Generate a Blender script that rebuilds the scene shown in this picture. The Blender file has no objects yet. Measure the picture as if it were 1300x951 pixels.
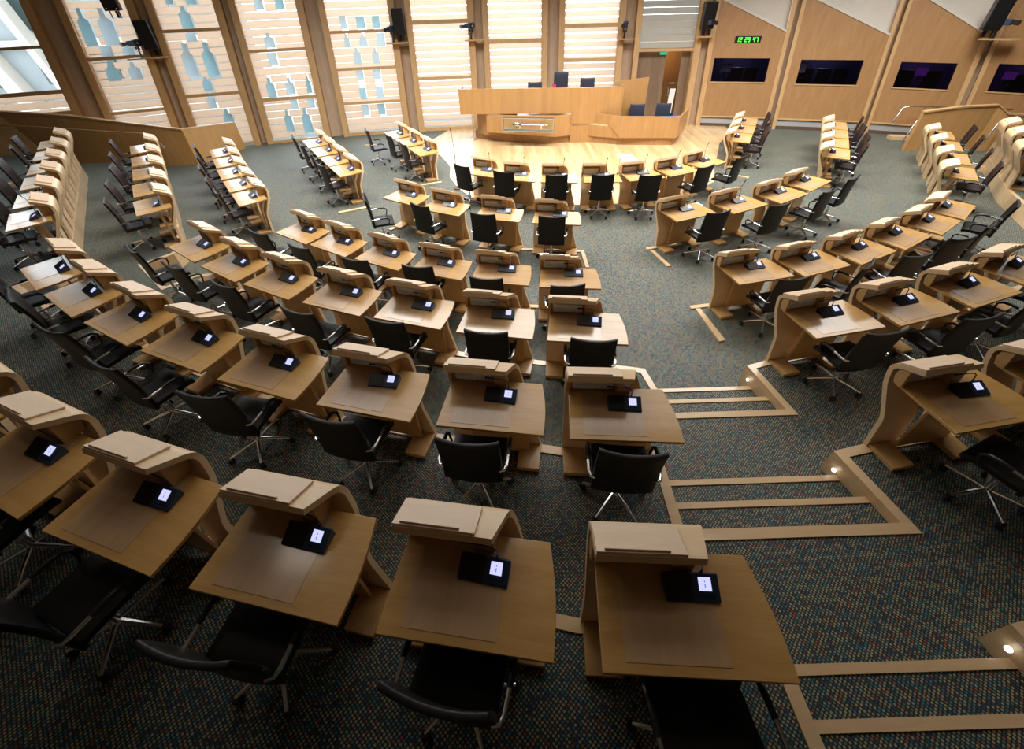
import bpy, bmesh, math, random
from mathutils import Vector, Matrix
random.seed(7)
C = bpy.context.scene.collection
R = math.radians
CZ = 4.09

# ------------------------------------------------------------------ materials
def new_mat(name):
    m = bpy.data.materials.new(name); m.use_nodes = True
    nt = m.node_tree
    return m, nt, nt.nodes['Principled BSDF']
def N(nt, t, **kw):
    n = nt.nodes.new(t)
    for k, v in kw.items(): setattr(n, k, v)
    return n
def plain(name, col, rough=.5, metal=0, noise=.06, scale=20, coat=0, spec=.5):
    m, nt, b = new_mat(name)
    tc = N(nt, 'ShaderNodeTexCoord'); no = N(nt, 'ShaderNodeTexNoise'); no.inputs['Scale'].default_value = scale
    nt.links.new(tc.outputs['Object'], no.inputs['Vector'])
    mx = N(nt, 'ShaderNodeMixRGB'); mx.inputs[1].default_value = [c*(1-noise) for c in col]+[1]
    mx.inputs[2].default_value = [min(1, c*(1+noise)) for c in col]+[1]
    nt.links.new(no.outputs['Fac'], mx.inputs[0]); nt.links.new(mx.outputs[0], b.inputs['Base Color'])
    b.inputs['Roughness'].default_value = rough; b.inputs['Metallic'].default_value = metal
    b.inputs['Specular IOR Level'].default_value = spec
    if coat: b.inputs['Coat Weight'].default_value = coat; b.inputs['Coat Roughness'].default_value = .15
    return m
def wood(name, dark, light, rough=.35, axis='x', scale=9, coat=0, planks=0, plank_axis='x'):
    m, nt, b = new_mat(name); L = nt.links.new
    tc = N(nt, 'ShaderNodeTexCoord'); oi = N(nt, 'ShaderNodeObjectInfo')
    off = N(nt, 'ShaderNodeVectorMath', operation='SCALE'); off.inputs[0].default_value = (13, 7, 5)
    L(oi.outputs['Random'], off.inputs['Scale'])
    add = N(nt, 'ShaderNodeVectorMath', operation='ADD'); L(tc.outputs['Object'], add.inputs[0]); L(off.outputs[0], add.inputs[1])
    mp = N(nt, 'ShaderNodeMapping')
    s = {'x': (.12, 1, 1), 'y': (1, .12, 1), 'z': (1, 1, .1)}[axis]
    mp.inputs['Scale'].default_value = [v*scale for v in s]
    L(add.outputs[0], mp.inputs['Vector'])
    n1 = N(nt, 'ShaderNodeTexNoise'); n1.inputs['Scale'].default_value = 1.6; n1.inputs['Detail'].default_value = 5; n1.inputs['Distortion'].default_value = .6
    n2 = N(nt, 'ShaderNodeTexNoise'); n2.inputs['Scale'].default_value = 11; n2.inputs['Detail'].default_value = 3
    L(mp.outputs[0], n1.inputs['Vector']); L(mp.outputs[0], n2.inputs['Vector'])
    mm = N(nt, 'ShaderNodeMath', operation='MULTIPLY_ADD'); mm.inputs[1].default_value = .35; L(n2.outputs['Fac'], mm.inputs[0])
    m2 = N(nt, 'ShaderNodeMath', operation='MULTIPLY'); m2.inputs[1].default_value = .65; L(n1.outputs['Fac'], m2.inputs[0]); L(m2.outputs[0], mm.inputs[2])
    cr = N(nt, 'ShaderNodeValToRGB'); cr.color_ramp.elements[0].position = .32; cr.color_ramp.elements[1].position = .68
    cr.color_ramp.elements[0].color = (*dark, 1); cr.color_ramp.elements[1].color = (*light, 1)
    fac = mm.outputs[0]
    if planks:
        # each board its own tone
        sp = N(nt, 'ShaderNodeSeparateXYZ'); L(tc.outputs['Object'], sp.inputs[0])
        d = N(nt, 'ShaderNodeMath', operation='DIVIDE'); d.inputs[1].default_value = planks
        L(sp.outputs['XYZ'.index(plank_axis.upper())], d.inputs[0])
        fl = N(nt, 'ShaderNodeMath', operation='FLOOR'); L(d.outputs[0], fl.inputs[0])
        wn = N(nt, 'ShaderNodeTexWhiteNoise', noise_dimensions='1D'); L(fl.outputs[0], wn.inputs['W'])
        k = N(nt, 'ShaderNodeMath', operation='MULTIPLY_ADD'); k.inputs[1].default_value = .3; k.inputs[2].default_value = -.15
        L(wn.outputs['Value'], k.inputs[0])
        a2 = N(nt, 'ShaderNodeMath', operation='ADD'); L(mm.outputs[0], a2.inputs[0]); L(k.outputs[0], a2.inputs[1]); fac = a2.outputs[0]
    L(fac, cr.inputs['Fac']); L(cr.outputs[0], b.inputs['Base Color'])
    b.inputs['Roughness'].default_value = rough
    if coat: b.inputs['Coat Weight'].default_value = coat; b.inputs['Coat Roughness'].default_value = .12
    return m
def carpet():
    m, nt, b = new_mat('carpet'); L = nt.links.new
    tc = N(nt, 'ShaderNodeTexCoord')
    mp = N(nt, 'ShaderNodeMapping'); mp.inputs['Rotation'].default_value = (0, 0, R(45)); mp.inputs['Scale'].default_value = (49, 49, 0.001)
    L(tc.outputs['Object'], mp.inputs['Vector'])
    v = N(nt, 'ShaderNodeTexVoronoi', voronoi_dimensions='2D'); v.inputs['Scale'].default_value = 1; v.inputs['Randomness'].default_value = .12
    L(mp.outputs[0], v.inputs['Vector'])
    sp = N(nt, 'ShaderNodeSeparateColor'); L(v.outputs['Color'], sp.inputs[0])
    cr = N(nt, 'ShaderNodeValToRGB'); r = cr.color_ramp; r.interpolation = 'CONSTANT'
    cols = [(0, (.36, .30, .15)), (.32, (.05, .18, .20)), (.55, (.30, .085, .04)), (.66, (.26, .27, .19)), (.86, (.03, .05, .09))]
    r.elements[0].position = 0; r.elements[0].color = (*cols[0][1], 1)
    r.elements[1].position = cols[1][0]; r.elements[1].color = (*cols[1][1], 1)
    for p, c in cols[2:]:
        e = r.elements.new(p); e.color = (*c, 1)
    L(sp.outputs[0], cr.inputs['Fac'])
    ma = N(nt, 'ShaderNodeMath', operation='LESS_THAN'); ma.inputs[1].default_value = .34; L(v.outputs['Distance'], ma.inputs[0])
    mx = N(nt, 'ShaderNodeMixRGB'); mx.inputs[1].default_value = (.006, .016, .022, 1)
    L(ma.outputs[0], mx.inputs[0]); L(cr.outputs[0], mx.inputs[2]); L(mx.outputs[0], b.inputs['Base Color'])
    b.inputs['Roughness'].default_value = .6; b.inputs['Specular IOR Level'].default_value = .55
    b.inputs['Sheen Weight'].default_value = .8; b.inputs['Sheen Roughness'].default_value = .26
    b.inputs['Sheen Tint'].default_value = (.62, .93, 1, 1)
    return m
def emit(name, col, st):
    m, nt, b = new_mat(name)
    b.inputs['Base Color'].default_value = (*col, 1); b.inputs['Emission Color'].default_value = (*col, 1)
    b.inputs['Emission Strength'].default_value = st
    return m
def glass(name, tint=(1, 1, 1), gl=.08, rough=.02, ior=None):
    m, nt, b = new_mat(name); L = nt.links.new
    tr = N(nt, 'ShaderNodeBsdfTransparent'); tr.inputs[0].default_value = (*tint, 1)
    g = N(nt, 'ShaderNodeBsdfGlossy'); g.inputs['Roughness'].default_value = rough
    fr = N(nt, 'ShaderNodeFresnel'); fr.inputs['IOR'].default_value = 1.45
    mx = N(nt, 'ShaderNodeMixShader'); L(fr.outputs[0], mx.inputs[0]); L(tr.outputs[0], mx.inputs[1]); L(g.outputs[0], mx.inputs[2])
    L(mx.outputs[0], nt.nodes['Material Output'].inputs['Surface'])
    return m

M = {}
M['oak_top'] = wood('desk_oak_top', (.50, .272, .076), (.62, .365, .125), .33, 'x', 9, coat=.55)
M['oak_side'] = wood('desk_oak_side', (.50, .285, .105), (.61, .375, .155), .36, 'z', 9, coat=.4)
M['maple'] = wood('desk_maple_hood', (.72, .515, .30), (.80, .595, .36), .42, 'x', 8, coat=.1)
M['maple_lid'] = wood('desk_maple_lid', (.76, .57, .40), (.83, .64, .46), .45, 'x', 8)
M['pad'] = wood('desk_pad_veneer', (.50, .31, .16), (.58, .38, .21), .26, 'y', 7, coat=.6)
M['wall_oak'] = wood('wall_oak', (.31, .162, .060), (.40, .215, .083), .5, 'z', 5)
M['frame_oak'] = wood('frame_oak', (.47, .28, .12), (.58, .37, .175), .45, 'z', 6)
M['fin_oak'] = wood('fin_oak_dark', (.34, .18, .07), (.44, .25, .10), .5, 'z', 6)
M['recess'] = wood('recess_boards', (.42, .29, .19), (.52, .38, .26), .6, 'z', 7, planks=.16)
M['dais_oak'] = wood('dais_oak', (.37, .20, .075), (.46, .265, .105), .38, 'z', 5, coat=.15)
M['ramp_oak_lit'] = wood('ramp_wall_oak_lit', (.48, .26, .09), (.58, .33, .125), .45, 'z', 5)  # an oranger oak, lightened to carry the front light on the ramp walls
M['floor_oak'] = wood('floor_oak', (.50, .33, .16), (.70, .51, .29), .30, 'y', 4, coat=.3, planks=.14)
M['nosing'] = wood('nosing_oak', (.62, .42, .23), (.72, .52, .31), .3, 'x', 6, coat=.4)
M['ceil'] = plain('ceiling_plaster', (.14, .115, .09), .8)
M['wall_far'] = wood('gallery_wall_oak', (.14, .08, .035), (.20, .12, .05), .6, 'z', 4)
M['carpet'] = carpet()
M['leather'] = plain('black_leather', (.0045, .004, .005), .46, 0, .25, 40, spec=.35)
M['leather_wing'] = plain('dark_brown_leather', (.022, .013, .014), .45, 0, .2, 40, spec=.45)
M['leather_blue'] = plain('navy_leather', (.025, .03, .055), .45, 0, .2, 40)
M['black'] = plain('black_plastic', (.012, .013, .016), .35)
M['console'] = plain('console_navy_plastic', (.028, .052, .105), .3)
M['chrome'] = plain('chrome', (.80, .82, .86), .26, 1, .02)
M['steel'] = plain('brushed_steel', (.55, .56, .58), .3, 1, .05)
M['screen'] = emit('screen_glow', (.60, .62, 1.0), .95)
M['icon'] = emit('screen_icon', (.25, .27, .75), .6)
M['socket'] = plain('socket_panel_sheen', (.66, .72, .86), .22, 0, .3, 12)  # panel tone lifted to pale blue, window reflections put into the colour
M['white'] = plain('white_paper', (.82, .82, .80), .6)
M['plug'] = plain('white_plug', (.75, .78, .82), .3)
M['glass'] = glass('window_glass', (.97, .985, .99), rough=.22)
M['darkglass'] = glass('booth_glass', (.62, .60, .70))
M['case'] = glass('case_glass', (.965, .99, .985))
M['slat'] = wood('louvre_timber', (.60, .43, .32), (.74, .56, .43), .7, 'x', 4)
def translucent(m, col, fac):
    nt = m.node_tree; b = nt.nodes['Principled BSDF']; t = nt.nodes.new('ShaderNodeBsdfTranslucent'); t.inputs[0].default_value = (*col, 1)
    mx = nt.nodes.new('ShaderNodeMixShader'); mx.inputs[0].default_value = fac
    nt.links.new(b.outputs[0], mx.inputs[1]); nt.links.new(t.outputs[0], mx.inputs[2]); nt.links.new(mx.outputs[0], nt.nodes['Material Output'].inputs['Surface'])
translucent(M['slat'], (.95, .80, .68), .7)
M['blind'] = plain('white_blind', (.58, .54, .48), .6, 0, .05, 4)
M['figure_w'] = plain('figure_white_glass', (.80, .88, .92), .25, 0, .12, 3)
M['figure_b'] = plain('figure_blue_glass', (.62, .76, .82), .25, 0, .25, 3)
translucent(M['figure_b'], (.58, .76, .83), .75)
translucent(M['figure_w'], (.72, .82, .88), .75)
M['concrete'] = plain('pale_concrete', (.26, .29, .30), .8, 0, .3, .5)
M['green'] = emit('led_green', (.10, .95, .06), 1.6)
M['exit'] = emit('exit_green', (.02, .38, .20), .9)
M['steplight'] = emit('step_light', (1, 1, .95), 2.2)
M['tally'] = plain('yellow_mark', (.75, .62, .05), .5)
M['tally_red'] = emit('red_indicator', (.9, .12, .03), .8)
M['booth'] = plain('booth_interior', (.05, .045, .075), .7)
M['purple'] = emit('booth_monitor', (.12, .02, .22), .5)
M['heater'] = plain('grey_grille', (.40, .40, .40), .5, .3)
M['door'] = wood('door_brown', (.15, .09, .05), (.21, .13, .075), .5, 'z', 5, planks=.33)
M['orange'] = wood('corridor_oak', (.40, .20, .05), (.52, .28, .08), .5, 'z', 5)
M['plinth'] = plain('dark_plinth', (.09, .05, .03), .6)
M['bluepaper'] = plain('blue_folder', (.10, .17, .34), .5)
M['red'] = plain('red_petals', (.45, .03, .08), .6, 0, .6, 60)
M['silver'] = plain('silver', (.85, .86, .88), .12, 1, .02)

# ------------------------------------------------------------------ mesh helpers
class MB:
    def __init__(s): s.v = []; s.f = []; s.m = []
    def add(s, vs, fs, mi=0):
        o = len(s.v); s.v += [tuple(v) for v in vs]
        s.f += [tuple(i+o for i in f) for f in fs]; s.m += [mi]*len(fs); return s
    def box(s, x0, x1, y0, y1, z0, z1, mi=0, T=None):
        vs = [Vector((x, y, z)) for z in (z0, z1) for y in (y0, y1) for x in (x0, x1)]
        if T: vs = [T @ v if isinstance(T, Matrix) else T(v) for v in vs]
        return s.add(vs, [(0, 2, 3, 1), (4, 5, 7, 6), (0, 1, 5, 4), (2, 6, 7, 3), (0, 4, 6, 2), (1, 3, 7, 5)], mi)
    def prism(s, poly, fn, a, b, mi=0):
        """poly 2D points; fn(p, t) -> 3D, extruded from t=a to t=b"""
        n = len(poly)
        vs = [fn(p, a) for p in poly]+[fn(p, b) for p in poly]
        fs = [tuple(range(n))[::-1], tuple(range(n, 2*n))]+[(i, (i+1) % n, (i+1) % n+n, i+n) for i in range(n)]
        return s.add(vs, fs, mi)
    def slab(s, poly, z0, z1, mi=0): return s.prism(poly, lambda p, t: (p[0], p[1], t), z0, z1, mi)
    def side(s, poly, x0, x1, mi=0): return s.prism(poly, lambda p, t: (t, p[0], p[1]), x0, x1, mi)
    def tube(s, pts, r, n=8, mi=0, cap=True):
        pts = [Vector(p) for p in pts]; rs = r if isinstance(r, (list, tuple)) else [r]*len(pts)
        rings = []; up = None
        for i, p in enumerate(pts):
            d = (pts[min(i+1, len(pts)-1)]-pts[max(i-1, 0)]).normalized()
            if up is None: up = Vector((0, 0, 1)) if abs(d.z) < .9 else Vector((0, 1, 0))
            a = d.cross(up).normalized(); bb = a.cross(d).normalized(); up = bb
            rings.append([p+(a*math.cos(t)+bb*math.sin(t))*rs[i] for t in [2*math.pi*k/n for k in range(n)]])
        vs = [v for ring in rings for v in ring]; fs = []
        for i in range(len(pts)-1):
            for k in range(n):
                k2 = (k+1) % n; fs.append((i*n+k, i*n+k2, (i+1)*n+k2, (i+1)*n+k))
        if cap: fs += [tuple(range(n))[::-1], tuple(range((len(pts)-1)*n, len(pts)*n))]
        return s.add(vs, fs, mi)
    def lathe(s, prof, c=(0, 0), n=16, mi=0):
        return s.tube([(c[0], c[1], z) for r_, z in prof], [max(r_, .0005) for r_, z in prof], n, mi)
    def build(s, name, mats, parent=None, smooth=False, bevel=0, seg=2):
        me = bpy.data.meshes.new(name); me.from_pydata(s.v, [], s.f); me.update()
        if not isinstance(mats, (list, tuple)): mats = [mats]
        for m in mats: me.materials.append(M[m] if isinstance(m, str) else m)
        for p, i in zip(me.polygons, s.m): p.material_index = i
        bm = bmesh.new(); bm.from_mesh(me); bmesh.ops.recalc_face_normals(bm, faces=bm.faces)
        if bevel:
            es = [e for e in bm.edges if len(e.link_faces) == 2 and e.calc_face_angle(0) > .7]
            bmesh.ops.bevel(bm, geom=es, offset=bevel, segments=seg, affect='EDGES', profile=.5, clamp_overlap=True)
        bm.to_mesh(me); bm.free()
        if smooth:
            for p in me.polygons: p.use_smooth = True
            try: me.set_sharp_from_angle(angle=R(40))
            except Exception: pass
        o = bpy.data.objects.new(name, me); C.objects.link(o)
        if parent: o.parent = parent
        return o
def tag(o, label=None, cat=None, group=None, kind=None):
    if label: o['label'] = label
    if cat: o['category'] = cat
    if group: o['group'] = group
    if kind: o['kind'] = kind
    return o
def empty(name, loc=(0, 0, 0), rz=0):
    o = bpy.data.objects.new(name, None); C.objects.link(o); o.location = loc; o.rotation_euler = (0, 0, rz)
    o.empty_display_size = .1
    return o
def copy_tree(o, parent=None):
    c = o.copy(); C.objects.link(c); c.parent = parent
    for ch in list(o.children): copy_tree(ch, c)
    return c
def fillet(pts, rads, n=6):
    out = []
    for i, p in enumerate(pts):
        r = rads[i]
        if i in (0, len(pts)-1) or r == 0: out.append(Vector(p)); continue
        p = Vector(p); a = (Vector(pts[i-1])-p); b = (Vector(pts[i+1])-p)
        ra = min(r, a.length*.49); rb = min(r, b.length*.49)
        A = p+a.normalized()*ra; B = p+b.normalized()*rb
        for k in range(n+1):
            t = k/n; out.append(A*(1-t)**2+p*2*t*(1-t)+B*t*t)
    return out
def offset(pts, d):
    res = []
    for i, p in enumerate(pts):
        a = pts[max(i-1, 0)]; b = pts[min(i+1, len(pts)-1)]
        t = (b-a).normalized(); res.append(p+Vector((-t.y, t.x))*d)
    return res
def ribbon(mb, pts, th, x0, x1, mi=0):
    inner = offset(pts, th); poly = [tuple(p) for p in pts]+[tuple(p) for p in inner[::-1]]
    n = len(pts)
    vs = [(x, p.x, p.y) for x in (x0, x1) for p in pts]+[(x, p.x, p.y) for x in (x0, x1) for p in inner]
    o0, o1, i0, i1 = 0, n, 2*n, 3*n; fs = []
    for k in range(n-1):
        fs += [(o0+k, o0+k+1, o1+k+1, o1+k), (i0+k, i1+k, i1+k+1, i0+k+1), (o0+k, i0+k, i0+k+1, o0+k+1), (o1+k, o1+k+1, i1+k+1, i1+k)]
    fs += [(o0, o1, i1, i0), (o0+n-1, i0+n-1, i1+n-1, o1+n-1)]
    return mb.add(vs, fs, mi)

# ------------------------------------------------------------------ camera
cam = bpy.data.cameras.new('camera'); co = bpy.data.objects.new('camera', cam); C.objects.link(co)
F = 527.7; cam.sensor_width = 36; cam.sensor_fit = 'HORIZONTAL'; cam.lens = F/1300*36
cam.shift_y = -45/1300; cam.clip_end = 200; cam.clip_start = .05
p, r = R(40.3), R(1.83)
R0 = Vector((1, 0, 0)); U0 = Vector((0, math.sin(p), math.cos(p))); B0 = Vector((0, -math.cos(p), math.sin(p)))
rt = R0*math.cos(r)-U0*math.sin(r); up = R0*math.sin(r)+U0*math.cos(r)
mw = Matrix((rt, up, B0)).transposed().to_4x4(); mw.translation = (0, 0, CZ); co.matrix_world = mw
bpy.context.scene.camera = co

# ------------------------------------------------------------------ the desk
def make_desk():
    t = empty('debating_desk')
    # desktop, sitter's edge at y=0
    xs = [(-.45, 0), (.45, 0)]+[(.45+.022*math.sin(math.pi*k/6)-.055*(k/6), .565*k/6) for k in range(1, 7)]+[(-.435, .565)]
    mb = MB(); mb.slab(xs, .703, .73)
    mb.build('desktop', 'oak_top', t, bevel=.003)
    mb = MB(); mb.slab([(-.335, .045), (.165, .045), (.15, .51), (-.325, .51)], .7302, .7325); mb.build('writing_pad', 'pad', t)
    # hood: rises in front of the sitter, bends over and becomes the front, widening towards the floor
    full = fillet([(.425, .995), (.69, .878), (.645, .68), (.475, .37), (.44, 0)], [0, .095, .05, .05, 0], 8)
    k1 = min(range(len(full)), key=lambda i_: abs(full[i_].y-.69))
    def flare(mb, pts, x0, xr, th=-.042):
        inner = offset(pts, th); n = len(pts)
        vs = [(x0(p_.y), p_.x, p_.y) for p_ in pts]+[(xr(p_), p_.x, p_.y) for p_ in pts]+[(x0(p_.y), q_.x, q_.y) for p_, q_ in zip(pts, inner)]+[(xr(p_), q_.x, q_.y) for p_, q_ in zip(pts, inner)]
        fs = []
        for k in range(n-1): fs += [(k, k+1, n+k+1, n+k), (2*n+k, 3*n+k, 3*n+k+1, 2*n+k+1), (k, 2*n+k, 2*n+k+1, k+1), (n+k, n+k+1, 3*n+k+1, 3*n+k)]
        fs += [(0, n, 3*n, 2*n), (n-1, 3*n-1, 4*n-1, 2*n-1)]
        return mb.add(vs, fs)
    def right(p_):
        if p_.y > .86: return .09+(p_.x-.425)/.265*.07
        return .16+(.86-p_.y)/.86*.26
    mb = MB(); flare(mb, full[:k1+1], lambda z: -.465, right); mb.build('hood', 'maple', t, smooth=True)
    mb = MB(); flare(mb, full[k1:], lambda z: -.465, lambda p_: -.10-(.69-p_.y)*.05); mb.build('leg_board', 'maple', t, smooth=True)
    mb = MB(); flare(mb, full[k1:], lambda z: -.01+(.69-z)*.09, right); mb.build('leg_board', 'maple', t, smooth=True)
    # lid lying on the hood
    d = Vector((.265, -.117)).normalized(); nrm = Vector((.117, .265)).normalized()
    a = Vector((.425, .995))+d*.004+nrm*.0005; b = a+d*.215
    q = [a, b, b+nrm*.016, a+nrm*.016]
    mb = MB(); mb.side([tuple(v) for v in q], -.462, -.005)
    a2 = Vector((.425, .995))+d*.012+nrm*.0165
    mb.side([tuple(v) for v in (a2, a2+d*.012, a2+d*.012+nrm*.014, a2+nrm*.014)], -.42, -.09)
    mb.build('reading_lid', 'maple_lid', t, bevel=.002)
    mb = MB(); mb.box(-.40, -.37, .43, .45, .935, .945); mb.box(-.41, -.38, .42, .44, .93, .944); mb.build('lid_catch', 'steel', t)
    # box under the hood
    mb = MB()
    mb.side([(.50, .73), (.575, .73), (.60, .80), (.595, .86), (.51, .905)], -.462, -.43); mb.side([(.46, .73), (.60, .73), (.62, .80), (.61, .86), (.47, .925)], -.03, .085)
    mb.box(-.43, -.03, .55, .575, .73, .86); mb.build('hood_cheeks', 'oak_side', t, bevel=.003)
    mb = MB(); mb.box(-.40, -.05, .535, .549, .745, .85, 0)
    for k in range(3): mb.box(-.24+k*.05, -.205+k*.05, .525, .535, .77, .805, 1)
    mb.box(-.09, -.055, .522, .535, .76, .83, 1); mb.box(-.38, -.27, .528, .535, .76, .80, 0)
    mb.build('socket_panel', ['socket', 'plug'], t)
    # under the top
    mb = MB(); mb.side([(.325, .05), (.35, .05), (.33, .703), (.305, .703)], -.25, .30); mb.build('modesty_panel', 'oak_side', t, bevel=.003)
    for x0, x1 in ((-.455, -.235), (.205, .415)):
        mb = MB(); mb.box(x0, x1, .12, .398, .001, .048); mb.build('foot_board', 'oak_side', t, bevel=.004)
    return t

def make_console():
    t = empty('microphone_console')
    body = [(-.065, 0), (.062, 0), (.062, .058), (.052, .066), (-.065, .014)]
    mb = MB(); mb.side(body, .0, .14); mb.build('console_body', 'console', t, bevel=.003)
    mb = MB(); mb.side(body, -.14, -.001); mb.build('loudspeaker_half', 'black', t, bevel=.003)
    # face plane: from (-.07,.016) to (.055,.062)
    def fp(x, u, h=.001):
        s = Vector((.117, .052)).normalized(); n = Vector((-.052, .117)).normalized(); q = Vector((-.065, .014))+s*u+n*h
        return (x, q.x, q.y)
    mb = MB(); mb.add([fp(.035, .048, .002), fp(.10, .048, .002), fp(.10, .112, .002), fp(.035, .112, .002)], [(0, 1, 2, 3)]); 
    mb.add([fp(.0645, .062, .003), fp(.0705, .062, .003), fp(.0705, .082, .003), fp(.0645, .082, .003)], [(0, 1, 2, 3)], 1)
    mb.add([fp(.0645, .088, .003), fp(.0705, .088, .003), fp(.0705, .096, .003), fp(.0645, .096, .003)], [(0, 1, 2, 3)], 1)
    mb.build('screen', ['screen', 'icon'], t)
    mb = MB()
    for k in range(5):
        x = .03+k*.018; mb.add([fp(x, .02, .002), fp(x+.011, .02, .002), fp(x+.011, .03, .002), fp(x, .03, .002)], [(0, 1, 2, 3)])
    mb.build('button_row', 'black', t)
    pts = [(.06, .06, .05), (.062, .065, .09), (.055, .068, .125), (.03, .07, .145), (-.02, .073, .15), (-.09, .075, .148)]
    rr = [.008, .0045, .0045, .0045, .0045, .0045]
    mb = MB(); mb.tube(pts, rr, 6); mb.tube([(-.09, .075, .148), (-.15, .077, .146)], [.009, .009], 8); mb.build('gooseneck_microphone', 'black', t, smooth=True)
    return t
def make_console_up(base):
    t = copy_tree(base)
    for ch in list(t.children):
        if ch.name.startswith('gooseneck'): bpy.data.objects.remove(ch)
    mb = MB(); mb.tube([(.06, .06, .05), (.055, .065, .15), (.04, .07, .27), (.05, .04, .36)], [.008, .0045, .0045, .0045], 6)
    mb.tube([(.05, .04, .36), (.055, .025, .41)], [.009, .009], 8); mb.build('gooseneck_microphone', 'black', t, smooth=True)
    return t

def grid_shell(mb, fn, nu, nv, th, mi=0):
    """closed cushion from fn(u,v)->(point, normal)"""
    P = [[fn(i/nu, j/nv) for i in range(nu+1)] for j in range(nv+1)]
    vs = [p for row in P for p, n in row]+[p+n*th*1.0 for row in P for p, n in row]
    W = nu+1; O = W*(nv+1); fs = []
    for j in range(nv):
        for i in range(nu):
            a = j*W+i; fs.append((a, a+W, a+W+1, a+1)); fs.append((a+O, a+1+O, a+W+1+O, a+W+O))
    for i in range(nu):
        fs.append((i, i+1, i+1+O, i+O)); a = nv*W+i; fs.append((a, a+O, a+1+O, a+1))
    for j in range(nv):
        a = j*W; fs.append((a, a+O, a+W+O, a+W)); a = j*W+nu; fs.append((a, a+W, a+W+O, a+O))
    return mb.add(vs, fs, mi)
def make_chair(kind='leather', high=0):
    t = empty('swivel_chair')
    def back(u, v):
        x = (u-.5)*(.49-.01*v); z = .41+(.57+high)*v
        y = -.15-.055*v+.015*math.sin(v*math.pi)+.03*(2*u-1)**2
        z += .018*(2*u-1)**2*v
        return Vector((x, y, z)), Vector((0, -1, 0))
    mb = MB(); grid_shell(mb, back, 8, 8, .035); mb.build('backrest', kind, t, smooth=True, bevel=.008)
    def seat(u, v):
        x = (u-.5)*.47; y = -.14+.40*v; z = .415+.012*(2*u-1)**2-.02*max(0, v-.75)*4
        return Vector((x, y, z)), Vector((0, 0, 1))
    mb = MB(); grid_shell(mb, seat, 6, 6, .05); mb.build('seat', kind, t, smooth=True, bevel=.012)
    for s in (-1, 1):
        mb = MB(); mb.tube([(s*.225, -.175, .60), (s*.262, -.16, .60), (s*.275, -.12, .603), (s*.277, .0, .606)], [.011, .012, .013, .013], 8); mb.build('arm_bracket', 'chrome', t, smooth=True)
        mb = MB(); mb.tube([(s*.277, -.02, .61), (s*.277, .06, .614), (s*.275, .13, .605), (s*.268, .17, .57), (s*.255, .16, .50), (s*.225, .12, .425)], [.016, .017, .016, .012, .011, .011], 8); mb.build('armrest', 'black', t, smooth=True)
    mb = MB(); mb.lathe([(.03, .10), (.03, .24), (.018, .24), (.018, .37)], n=14); mb.build('gas_column', 'chrome', t, smooth=True)
    mb = MB(); mb.box(-.09, .09, -.10, .12, .37, .413); mb.build('seat_mechanism', 'black', t, bevel=.01)
    for k in range(5):
        a = 2*math.pi*k/5+.3; c, s_ = math.cos(a), math.sin(a)
        mb = MB(); mb.tube([(c*.02, s_*.02, .125), (c*.15, s_*.15, .105), (c*.285, s_*.285, .075)], [.02, .016, .011], 8)
        leg = mb.build('base_leg', 'chrome', t, smooth=True)
        mb = MB(); T = Matrix.Translation((c*.285, s_*.285, .028)) @ Matrix.Rotation(a+.8, 4, 'Z')
        for yy in (-.02, .008):
            vs = []; n = 10
            for y in (yy, yy+.014): vs += [T @ Vector((.027*math.cos(2*math.pi*i/n), y, .027*math.sin(2*math.pi*i/n))) for i in range(n)]
            mb.add(vs, [tuple(range(n)), tuple(range(n, 2*n))]+[(i, (i+1) % n, (i+1) % n+n, i+n) for i in range(n)])
        mb.box(-.018, .018, -.02, .022, .02, .042, T=T)
        mb.build('caster', 'black', leg, smooth=True)
    return t

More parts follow.
